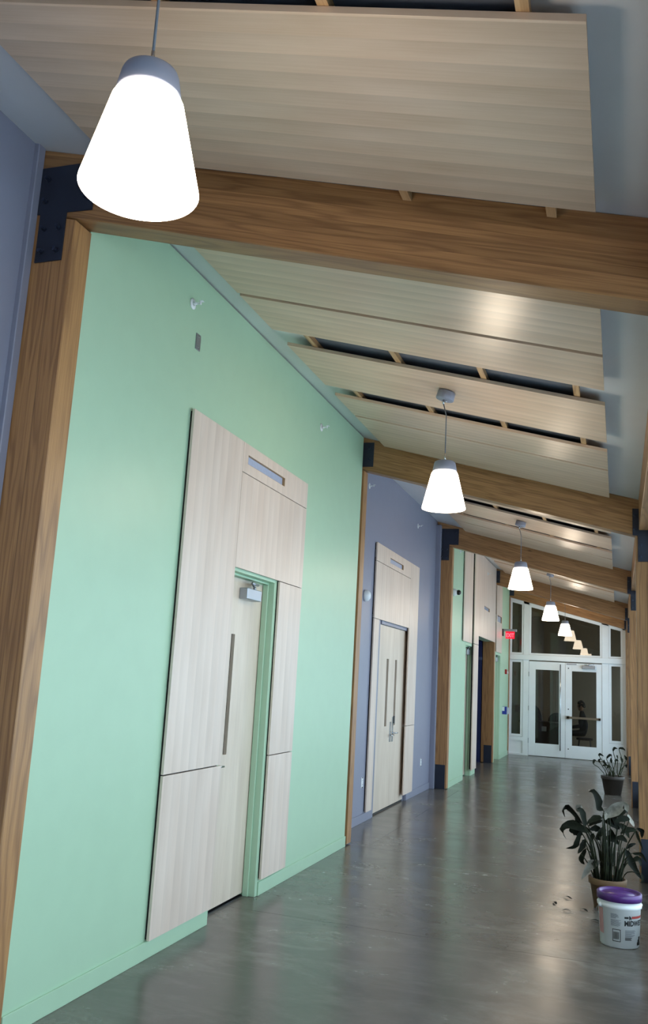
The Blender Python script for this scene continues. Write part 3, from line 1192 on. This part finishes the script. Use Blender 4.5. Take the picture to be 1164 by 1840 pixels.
sprinkler(0, 4.467, 3.832, 'white sprinkler head above the blank plate on the green wall')
sprinkler(0, 6.978, 3.774, 'white sprinkler head high on the green wall past the door panels')
sprinkler(XB, 9.431, 3.80, 'white sprinkler head on the blue wall close to the second beam')
sprinkler(XB, 12.05, 3.80, 'white sprinkler head on the blue wall close to the third beam')
sprinkler(0, 14.25, 3.77, 'white sprinkler head on the green wall before the alcove')
sprinkler(XA, 17.2, 3.765, 'white sprinkler head on the veneer cladding above the alcove')

t = thing('blank_plate', 'small grey blank cover plate below the sprinkler on the green wall', 'cover plate', (0, 4.575, 3.62))
B(.0, .006, 4.545, 4.605, 3.568, 3.674).build('plate', M_ALU, t, bevel=0.002)
for z in (3.585, 3.657):
    MB().lathe([(0, 0), (.004, 0), (.003, .002), (0, .002)], (.006, 4.575, z), 8, (1, 0, 0)).build('screw', M_CHROME, t)


def outlet(y, z, label):
    t = thing('wall_outlet', label, 'outlet', (XB, y, z), 'outlets on the blue wall')
    B(XB, XB + .006, y - .036, y + .036, z - .058, z + .058).build('cover', M_PLASTIC, t, bevel=0.002)
    for dz in (-.024, .024):
        s = MB()
        s.box(XB + .006, XB + .009, y - .017, y + .017, z + dz - .016, z + dz + .016)
        o = s.build('socket', M_PLASTIC, t, bevel=0.001)
        s = MB()
        s.box(XB + .009, XB + .0095, y - .009, y - .006, z + dz - .004, z + dz + .008)
        s.box(XB + .009, XB + .0095, y + .006, y + .009, z + dz - .004, z + dz + .008)
        s.build('slot', M_DARKPL, o)
    for dz in (-.052, .052):
        B(XB + .006, XB + .0075, y - .02, y + .02, z + dz - .006, z + dz + .006).build('edge_tab', M_DARKPL, t)


outlet(9.685, .438, 'white wall outlet on the blue wall before the double doors')
outlet(12.77, .432, 'white wall outlet on the blue wall past the double doors')

t = thing('wall_speaker', 'round white domed device on the blue wall before the double doors', 'wall device', (XB, 9.447, 2.519))
MB().lathe([(0, 0), (.062, 0), (.066, .006), (.066, .02)], (XB, 9.447, 2.519), 28, (1, 0, 0)).build('base', M_PLASTIC, t)
MB().lathe([(.066, .02), (.06, .045), (.035, .066), (0, .072)], (XB, 9.447, 2.519), 28, (1, 0, 0)).build('dome', M_PLASTIC, t)

t = thing('security_camera', 'white wall camera with black lens ball on the alcove green wall', 'camera', (0.0, 13.72, 3.02))
MB().lathe([(0, 0), (.06, 0), (.062, .01), (.05, .05), (.03, .062), (0, .064)], (0.0, 13.72, 3.02), 20, (1, 0, 0)).build('housing', M_PLASTIC, t)
MB().lathe([(0, -.04), (.022, -.035), (.038, -.018), (.042, 0), (.038, .018), (.022, .035), (0, .04)], (.085, 13.72, 3.02), 16, (1, 0, 0)).build('lens_ball', M_DARKPL, t)

# exit sign
t = thing('exit_sign', 'red lit exit sign sticking out from the last green wall', 'sign', (0, 20.0, 2.8))
part_label(B(0, .03, 19.93, 20.07, 2.70, 2.86).build('wall_mount', M_DARKPL, t, bevel=0.004), 'black wall mount')
B(.03, .325, 19.975, 20.025, 2.805, 2.86).build('housing', M_ALU, t, bevel=0.004)
M_RED = glow('exit_panel_red', lin('ff1e32'), 1.3)
M_REDL = glow('exit_letter_red', lin('ff5a68'), 2.2)
pn = part_label(B(.075, .275, 19.994, 20.006, 2.645, 2.805).build('lit_panel', M_RED, t), 'glowing red panel')
vs, fs = text_mesh('EXIT', .12, .003)
w = max(v.x for v in vs)
m = MB()
m.add([(.085 + v.x * .18 / w, 19.992, 2.678 + v.y * 1.05) for v in vs], fs)
m.build('lettering', M_REDL, pn)

t = thing('fire_alarm', 'red fire alarm with white strobe on the last green wall', 'fire alarm', (0, 20.62, 1.9))
part_label(B(0, .045, 20.56, 20.68, 1.855, 1.965).build('housing', plain('alarm_red', 'a01f1c', 0.4), t, bevel=0.006), 'red box')
B(.045, .075, 20.59, 20.65, 1.865, 1.925).build('strobe', M_PLASTIC, t, bevel=0.01)
t = thing('wall_dispenser', 'small white and blue box on the last green wall', 'dispenser', (0, 20.25, .95))
B(0, .10, 20.18, 20.32, .955, 1.125).build('housing', plain('dispenser_blue', '23349a', 0.4), t, bevel=0.006)
B(-.0, .055, 20.172, 20.179, 1.03, 1.12).build('label_card', M_PLASTIC, t)
part_label(B(.1, .135, 20.19, 20.31, .965, 1.11).build('front_cover', plain('dispenser_grey', 'b9bcc8', 0.4), t, bevel=0.006), 'pale grey front cover')

# ------------------------------------------------------------------ bucket
def bucket():
    cx, cy = 2.494, 6.305
    t = thing('bucket', 'white plastic pail with purple lid in front of the drooping plant', 'bucket', (cx, cy, 0))
    R0, R1, H = .121, .134, .288

    def rad(z):
        return R0 + (R1 - R0) * z / H
    m = MB()
    m.lathe([(0, .004), (R0 - .012, .004), (R0 - .004, .0), (R0, .006), (rad(.232), .232), (rad(.232) + .007, .236), (rad(.25) + .007, .252),
             (rad(.254) + .001, .256), (rad(.27), .27), (rad(.27) + .005, .274), (R1 + .004, H), (R1 - .004, H), (R1 - .006, .27), (0, .262)], (cx, cy, 0), 56)
    m.build('pail', plain('pail_white', 'd9dde0', 0.38, var=0.03), t)
    m = MB()
    m.lathe([(R1 - .004, H - .012), (R1 + .006, H - .012), (R1 + .007, H + .026), (R1 + .002, H + .032), (R1 - .008, H + .032), (R1 - .014, H + .024),
             (R1 - .020, H + .018), (R1 - .040, H + .018), (R1 - .043, H + .022), (0, H + .022)], (cx, cy, 0), 64)
    part_label(m.build('lid', plain('lid_purple', '502a72', 0.3, var=0.12, vscale=20), t), 'purple snap-on lid')
    m = MB()
    for a in (-58, 110):
        th = math.radians(a)
        dv = Vector((math.sin(th), -math.cos(th), 0))
        m.lathe([(0, 0), (.016, 0), (.016, .006), (.008, .010), (.008, .014), (0, .014)], Vector((cx, cy, .243)) + dv * (rad(.24) + .004), 12, dv)
    m.build('handle_ear', M_PLASTIC, t)
    pts = []
    a0, a1 = math.radians(-58), math.radians(-250)
    for i in range(15):
        f = i / 14
        th = a0 + (a1 - a0) * f
        rr = rad(.2) + .014
        pts.append((cx + math.sin(th) * rr, cy - math.cos(th) * rr, .243 - .105 * math.sin(math.pi * f)))
    MB().tube(pts, .0022, 6).build('wire_handle', M_ALU, t)

    def wrap(deg, z, off=.0008):
        th = math.radians(deg)
        rr = rad(z) + off
        return (cx + math.sin(th) * rr, cy - math.cos(th) * rr, z)

    def patch(m, d0, d1, z0, z1, off=.0008):
        n = max(1, int(abs(d1 - d0) / 4))
        vs, fs = [], []
        for i in range(n + 1):
            dd = d0 + (d1 - d0) * i / n
            vs += [wrap(dd, z0, off), wrap(dd, z1, off)]
        for i in range(n):
            fs.append((2 * i, 2 * i + 2, 2 * i + 3, 2 * i + 1))
        m.add(vs, fs)
    ink, grey, red = plain('print_black', '17181c', 0.5), plain('print_grey', '80848c', 0.5), plain('print_red', '9a3a34', 0.5)
    pale = plain('print_pale_red', 'b98d8c', 0.5)
    # big lettering, bent round the pail
    vs, fs = text_mesh('MIDWEST', .043, .0016)
    bm = bmesh.new()
    bv = [bm.verts.new(v) for v in vs]
    for f in fs:
        try:
            bm.faces.new([bv[i] for i in f])
        except ValueError:
            pass
    bmesh.ops.triangulate(bm, faces=bm.faces[:])
    m = MB()
    bm.verts.index_update()
    w = max(v.co.x for v in bm.verts)
    full = 52.0 * 7.0 / 5.0
    vv = [wrap(13.0 + v.co.x / w * full, .141 + v.co.y) for v in bm.verts]
    m.add(vv, [tuple(v.index for v in f.verts) for f in bm.faces])
    bm.free()
    part_label(m.build('lettering', ink, t), 'bold black lettering reading MIDWEST')
    m = MB()
    patch(m, 13.5, 25, .184, .196)
    patch(m, 27, 29, .176, .202)
    patch(m, 29, 32, .182, .198)
    patch(m, 32, 34, .176, .192)
    m.build('logo_print', ink, t)
    m = MB()
    patch(m, 35, 80, .184, .198)
    m.build('logo_band', red, t)
    m = MB()
    random.seed(3)
    for i in range(7):
        patch(m, -24, -24 + random.uniform(14, 27), .205 - i * .0042, .2075 - i * .0042)
    for i in range(9):
        patch(m, -24, random.uniform(-4, 5), .170 - i * .0045, .1722 - i * .0045)
    for i in range(10):
        patch(m, 15.5, random.uniform(34, 52), .112 - i * .0045, .1142 - i * .0045)
    m.build('fine_print', grey, t)
    m = MB()
    for i in range(3):
        patch(m, 15.5, random.uniform(28, 38), .066 - i * .0055, .0695 - i * .0055)
    for a, b, c, d in ((-20, 3, .112, .116), (-20, 3, .042, .046), (-20, -18.4, .042, .116), (1.4, 3, .042, .116)):
        patch(m, a, b, c, d)
    for i in range(12):
        patch(m, -16.5 + i * 1.3, -16.5 + i * 1.3 + (.5 if i % 3 else .9), .056, .100)
    patch(m, 58, 78, .02, .04)
    patch(m, 61, 76, .04, .055)
    patch(m, 65, 76, .055, .072)
    m.build('barcode_print', ink, t)
    m = MB()
    patch(m, -74, -50, .072, .225)
    m.build('side_print', pale, t)


bucket()

# ------------------------------------------------------------------ plants
def catmull(pts, n):
    pts = [Vector(p) for p in pts]
    if len(pts) == 2:
        pts = [pts[0], (pts[0] + pts[1]) / 2, pts[1]]
    P = [pts[0] * 2 - pts[1]] + pts + [pts[-1] * 2 - pts[-2]]
    out = []
    segs = len(P) - 3
    for i in range(n + 1):
        u = min(i / n * segs, segs - 1e-6)
        k = int(u)
        u -= k
        a, b, c, d = P[k:k + 4]
        out.append(0.5 * ((2 * b) + (c - a) * u + (2 * a - 5 * b + 4 * c - d) * u * u + (3 * b - a - 3 * c + d) * u ** 3))
    return out


def leaf_mesh(spine, width, fold, side):
    """curved blade: pointed at both ends, folded along the midrib, rippled edges"""
    n = 9
    sp = catmull(spine, n)
    vs, fs = [], []
    for i, p in enumerate(sp):
        u = i / n
        d = (sp[min(i + 1, n)] - sp[max(i - 1, 0)]).normalized()
        s = (side - d * side.dot(d))
        s = s.normalized() if s.length > 1e-3 else Vector((0, 1, 0))
        up = s.cross(d)
        w = width * 0.5 * (math.sin(math.pi * min(1, u ** .75)) ** .8) * (1 + .12 * math.sin(u * 17)) + .0012
        vs += [p - s * w - up * (fold * w), p, p + s * w - up * (fold * w)]
    for i in range(n):
        a = 3 * i
        fs += [(a, a + 1, a + 4, a + 3), (a + 1, a + 2, a + 5, a + 4)]
    return vs, fs


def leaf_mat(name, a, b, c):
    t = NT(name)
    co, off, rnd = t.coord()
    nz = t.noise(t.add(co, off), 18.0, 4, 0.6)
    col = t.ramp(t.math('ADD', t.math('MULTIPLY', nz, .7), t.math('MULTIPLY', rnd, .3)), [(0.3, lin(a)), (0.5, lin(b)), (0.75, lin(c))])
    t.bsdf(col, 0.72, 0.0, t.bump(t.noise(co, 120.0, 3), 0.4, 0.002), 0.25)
    return t.m


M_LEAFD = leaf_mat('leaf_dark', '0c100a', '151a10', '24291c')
M_LEAFG = leaf_mat('leaf_grey', '6b6960', '97948a', 'b5b2a8')
M_STEM = leaf_mat('stem_green', '161b10', '29301b', '4b4c35')
M_SOIL = plain('potting_soil', '1d1712', 0.95, var=0.3, bump=0.6, vscale=60)


def pot(t, cx, cy, r0, r1, h, rim, mat, square=False):
    m = MB()
    n = 40
    m.lathe([(0, .0), (r0, .0), (r0 + .003, .004), (r1 - .006, h - rim), (r1 + .003, h - rim), (r1 + .006, h - rim + .004), (r1 + .008, h - .005), (r1 + .004, h),
             (r1 - .008, h), (r1 - .012, h - .02), (0, h - .022)], (cx, cy, 0), n)
    m.build('pot', mat, t)
    m = MB()
    m.lathe([(0, h - .018), (r1 - .013, h - .02)], (cx, cy, 0), n)
    m.build('soil', M_SOIL, t)


def blade(t, spine, width, fold, mat, side):
    vs, fs = leaf_mesh([Vector(p) for p in spine], width, fold, side)
    m = MB()
    m.add(vs, fs, True)
    return m.build('leaf', mat, t)


random.seed(11)
PX, PY = 2.41, 7.25
near = thing('potted_plant', 'large drooping half-dried plant in brown pot behind the white pail', 'plant', (PX, PY, 0))
pot(near, PX, PY, .096, .132, .215, .045, plain('pot_brown', '6b5138', 0.7, var=0.1, bump=0.3))
near_l = [
    ([(-.025, .698), (-.065, .712), (-.07, .775), (-.099, .83), (-.134, .824)], .075, 'd'),
    ([(-.175, .591), (-.233, .672), (-.292, .718), (-.33, .677), (-.306, .632)], .062, 'd'),
    ([(-.157, .575), (-.169, .609), (-.186, .682), (-.215, .702), (-.192, .719)], .062, 'd'),
    ([(-.18, .672), (-.20, .70), (-.215, .69), (-.195, .66)], .05, 'g'),
    ([(-.117, .528), (-.198, .548), (-.268, .569), (-.332, .528), (-.303, .45)], .075, 'd'),
    ([(-.181, .498), (-.239, .526), (-.285, .51)], .085, 'd'),
    ([(-.198, .53), (-.225, .45), (-.244, .411), (-.305, .387)], .06, 'd'),
    ([(-.025, .675), (.033, .704), (.124, .765), (.150, .715)], .12, 'g'),
    ([(.02, .66), (.07, .68), (.13, .71), (.145, .68)], .10, 'd'),
    ([(-.036, .651), (-.094, .634), (-.149, .593)], .055, 'd'),
    ([(-.036, .617), (-.094, .599), (-.137, .566)], .055, 'd'),
    ([(-.042, .559), (-.088, .565), (-.129, .55)], .06, 'd'),
    ([(-.002, .678), (.055, .603), (.088, .561)], .085, 'd'),
    ([(-.03, .67), (.02, .62), (.05, .57)], .085, 'd'),
    ([(.162, .66), (.106, .654), (.049, .625)], .06, 'd'),
    ([(.146, .687), (.179, .627), (.195, .601)], .04, 'g'),
    ([(.206, .585), (.145, .579), (.094, .545)], .06, 'd'),
    ([(.217, .586), (.251, .567), (.25, .511)], .065, 'd'),
    ([(-.014, .493), (.042, .494), (.085, .453)], .055, 'd'),
    ([(.065, .513), (.11, .518), (.144, .494)], .05, 'd'),
    ([(-.049, .328), (-.1, .319), (-.141, .274), (-.192, .183)], .085, 'g'),
    ([(.132, .436), (.176, .334), (.241, .237)], .06, 'd'),
    ([(.17, .345), (.22, .373), (.236, .325)], .06, 'd'),
    ([(.132, .436), (.172, .468), (.205, .478)], .03, 'd'),
    ([(.177, .424), (.243, .426), (.278, .374)], .035, 'd'),
    ([(-.158, .398), (-.192, .314), (-.169, .277)], .045, 'd'),
    ([(-.163, .477), (-.181, .423), (-.215, .368)], .05, 'd'),
    ([(-.227, .626), (-.215, .598), (-.204, .57)], .065, 'd'),
    ([(-.1, .524), (-.111, .494), (-.112, .46)], .05, 'd'),
    ([(.004, .69), (-.008, .665), (-.013, .642)], .05, 'g'),
    ([(.206, .585), (.223, .542), (.255, .455)], .03, 'd'),
    ([(.052, .303), (.058, .264), (.057, .203)], .025, 'g'),
    ([(-.044, .297), (-.038, .242), (-.044, .157)], .035, 'd'),
    ([(.026, .566), (.043, .522), (.054, .501)], .06, 'd'),
    ([(-.083, .509), (-.06, .494), (-.049, .478)], .06, 'd'),
    ([(-.02, .58), (-.05, .54), (-.08, .50)], .07, 'd'),
    ([(.08, .60), (.12, .57), (.16, .50)], .06, 'd'),
    ([(.24, .28), (.25, .24), (.235, .21)], .03, 'd')]
stems = MB()
for sp, w, kind in near_l:
    dep = random.uniform(-.11, .11)
    pts = []
    for i, (a, z) in enumerate(sp):
        pts.append((PX + a, PY + dep * (.7 + .3 * i / len(sp)) + random.uniform(-.012, .012), z))
    dv = Vector(pts[-1]) - Vector(pts[0])
    side = Vector((-dv.z, random.uniform(-.7, .7) * dv.length, dv.x))
    w *= random.uniform(.62, .85)
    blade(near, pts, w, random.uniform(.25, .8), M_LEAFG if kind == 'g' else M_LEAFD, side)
    s0 = Vector(pts[0])
    b0 = Vector((PX + max(-.08, min(.08, sp[0][0] * .45)) + random.uniform(-.02, .02), PY + dep * .5, .19))
    md = (b0 + s0) / 2 + Vector((sp[0][0] * -.10, 0, .04))
    stems.tube(catmull([b0, md, s0], 6), [.005, .0048, .0045, .0042, .004, .0036, .003], 5)
for k in range(34):
    a, r = random.uniform(0, 6.28), random.uniform(.01, .095)
    b0 = Vector((PX + r * math.cos(a), PY + r * math.sin(a), .19))
    hgt = random.uniform(.15, .38)
    tip = b0 + Vector((math.cos(a) * r * .9 + random.uniform(-.03, .03), math.sin(a) * .06, hgt))
    stems.tube(catmull([b0, (b0 + tip) / 2 + Vector((0, 0, .02)), tip], 4), [.0052, .005, .0045, .004, .0028], 5)
o = stems.build('stems', M_STEM, near)
o['kind'] = 'stuff'

FX, FY = 2.40, 14.9
far = thing('potted_plant', 'small potted plant with curled thin leaves in dark pot', 'plant', (FX, FY, 0))
M_POTD = plain('pot_dark', '3b3430', 0.6, var=0.1, bump=0.2)
pot(far, FX, FY, .122, .172, .285, .05, M_POTD)
far_l = [[(-.156, .31), (-.221, .398), (-.288, .437), (-.285, .495), (-.25, .50)], [(-.068, .3), (-.133, .473), (-.199, .568), (-.187, .603), (-.132, .574)],
         [(-.002, .306), (-.067, .478), (-.088, .544), (-.033, .604), (-.011, .55)], [(.042, .309), (-.012, .483), (-.022, .572)],
         [(.085, .313), (.076, .513), (.066, .601), (.087, .558)], [(.14, .318), (.185, .499), (.207, .568), (.175, .621)], [(.107, .315), (.141, .496), (.12, .594)],
         [(.064, .356), (.043, .532), (.011, .664), (.034, .722), (.077, .714)], [(.129, .339), (.142, .54), (.099, .704), (.154, .72), (.193, .689)],
         [(-.046, .302), (-.089, .432), (-.155, .426)], [(.02, .308), (-.045, .436), (-.089, .387)], [(.0, .3), (.03, .45), (.05, .53), (.09, .52)],
         [(-.1, .3), (-.16, .43), (-.2, .50), (-.17, .53)], [(.1, .3), (.15, .42), (.2, .46), (.21, .42)], [(-.03, .3), (-.05, .40), (-.12, .47), (-.13, .52)]]
stems = MB()
for sp in far_l:
    dep = random.uniform(-.12, .12)
    P3 = catmull([(FX + a * (.85 if i == 0 else 1), FY + dep * (.6 + .1 * i), max(z, .26)) for i, (a, z) in enumerate(sp)], 12)
    stems.tube([P3[0] + Vector((0, 0, -.02))] + P3[:8], [.006] * 9, 5)
    dv = P3[-1] - P3[5]
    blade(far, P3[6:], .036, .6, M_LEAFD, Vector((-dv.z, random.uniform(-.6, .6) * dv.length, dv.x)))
for k in range(12):
    a, r = random.uniform(0, 6.28), random.uniform(.02, .12)
    b0 = Vector((FX + r * math.cos(a), FY + r * math.sin(a), .26))
    tip = b0 + Vector((math.cos(a) * .05, 0, random.uniform(.1, .26)))
    stems.tube([b0, (b0 + tip) / 2, tip], [.006, .005, .003], 5)
o = stems.build('stems', M_STEM, far)
o['kind'] = 'stuff'

# crumbs of dry leaf on the floor
random.seed(5)
DL = ['dry curled leaf scrap on the floor well away from the brown pot', 'tiny dry leaf scrap on the floor furthest back beside the plant',
      'dark dry leaf scrap on the floor close to the brown pot', 'small dry leaf scrap on the floor in line with the brown pot', 'dry leaf scrap beside the white pail']
for (x, y), lb in zip([(2.03, 7.16), (2.11, 7.39), (2.244, 7.056), (2.13, 6.97), (2.33, 6.78)], DL):
    m = MB()
    a = random.uniform(0, 3.14)
    L = random.uniform(.02, .045)
    sp = [Vector((x - L * math.cos(a), y - L * math.sin(a), .004)), Vector((x, y, .012)), Vector((x + L * math.cos(a), y + L * math.sin(a), .003))]
    vs, fs = leaf_mesh(sp, .022, .3, Vector((-math.sin(a), math.cos(a), 0)))
    m.add([(v[0], v[1], max(v[2], .001)) for v in vs], fs, True)
    o = m.build('dried_leaf', M_LEAFD, None, loc=(x, y, 0))
    tag(o, lb, 'leaf', 'dry leaf scraps on the floor')
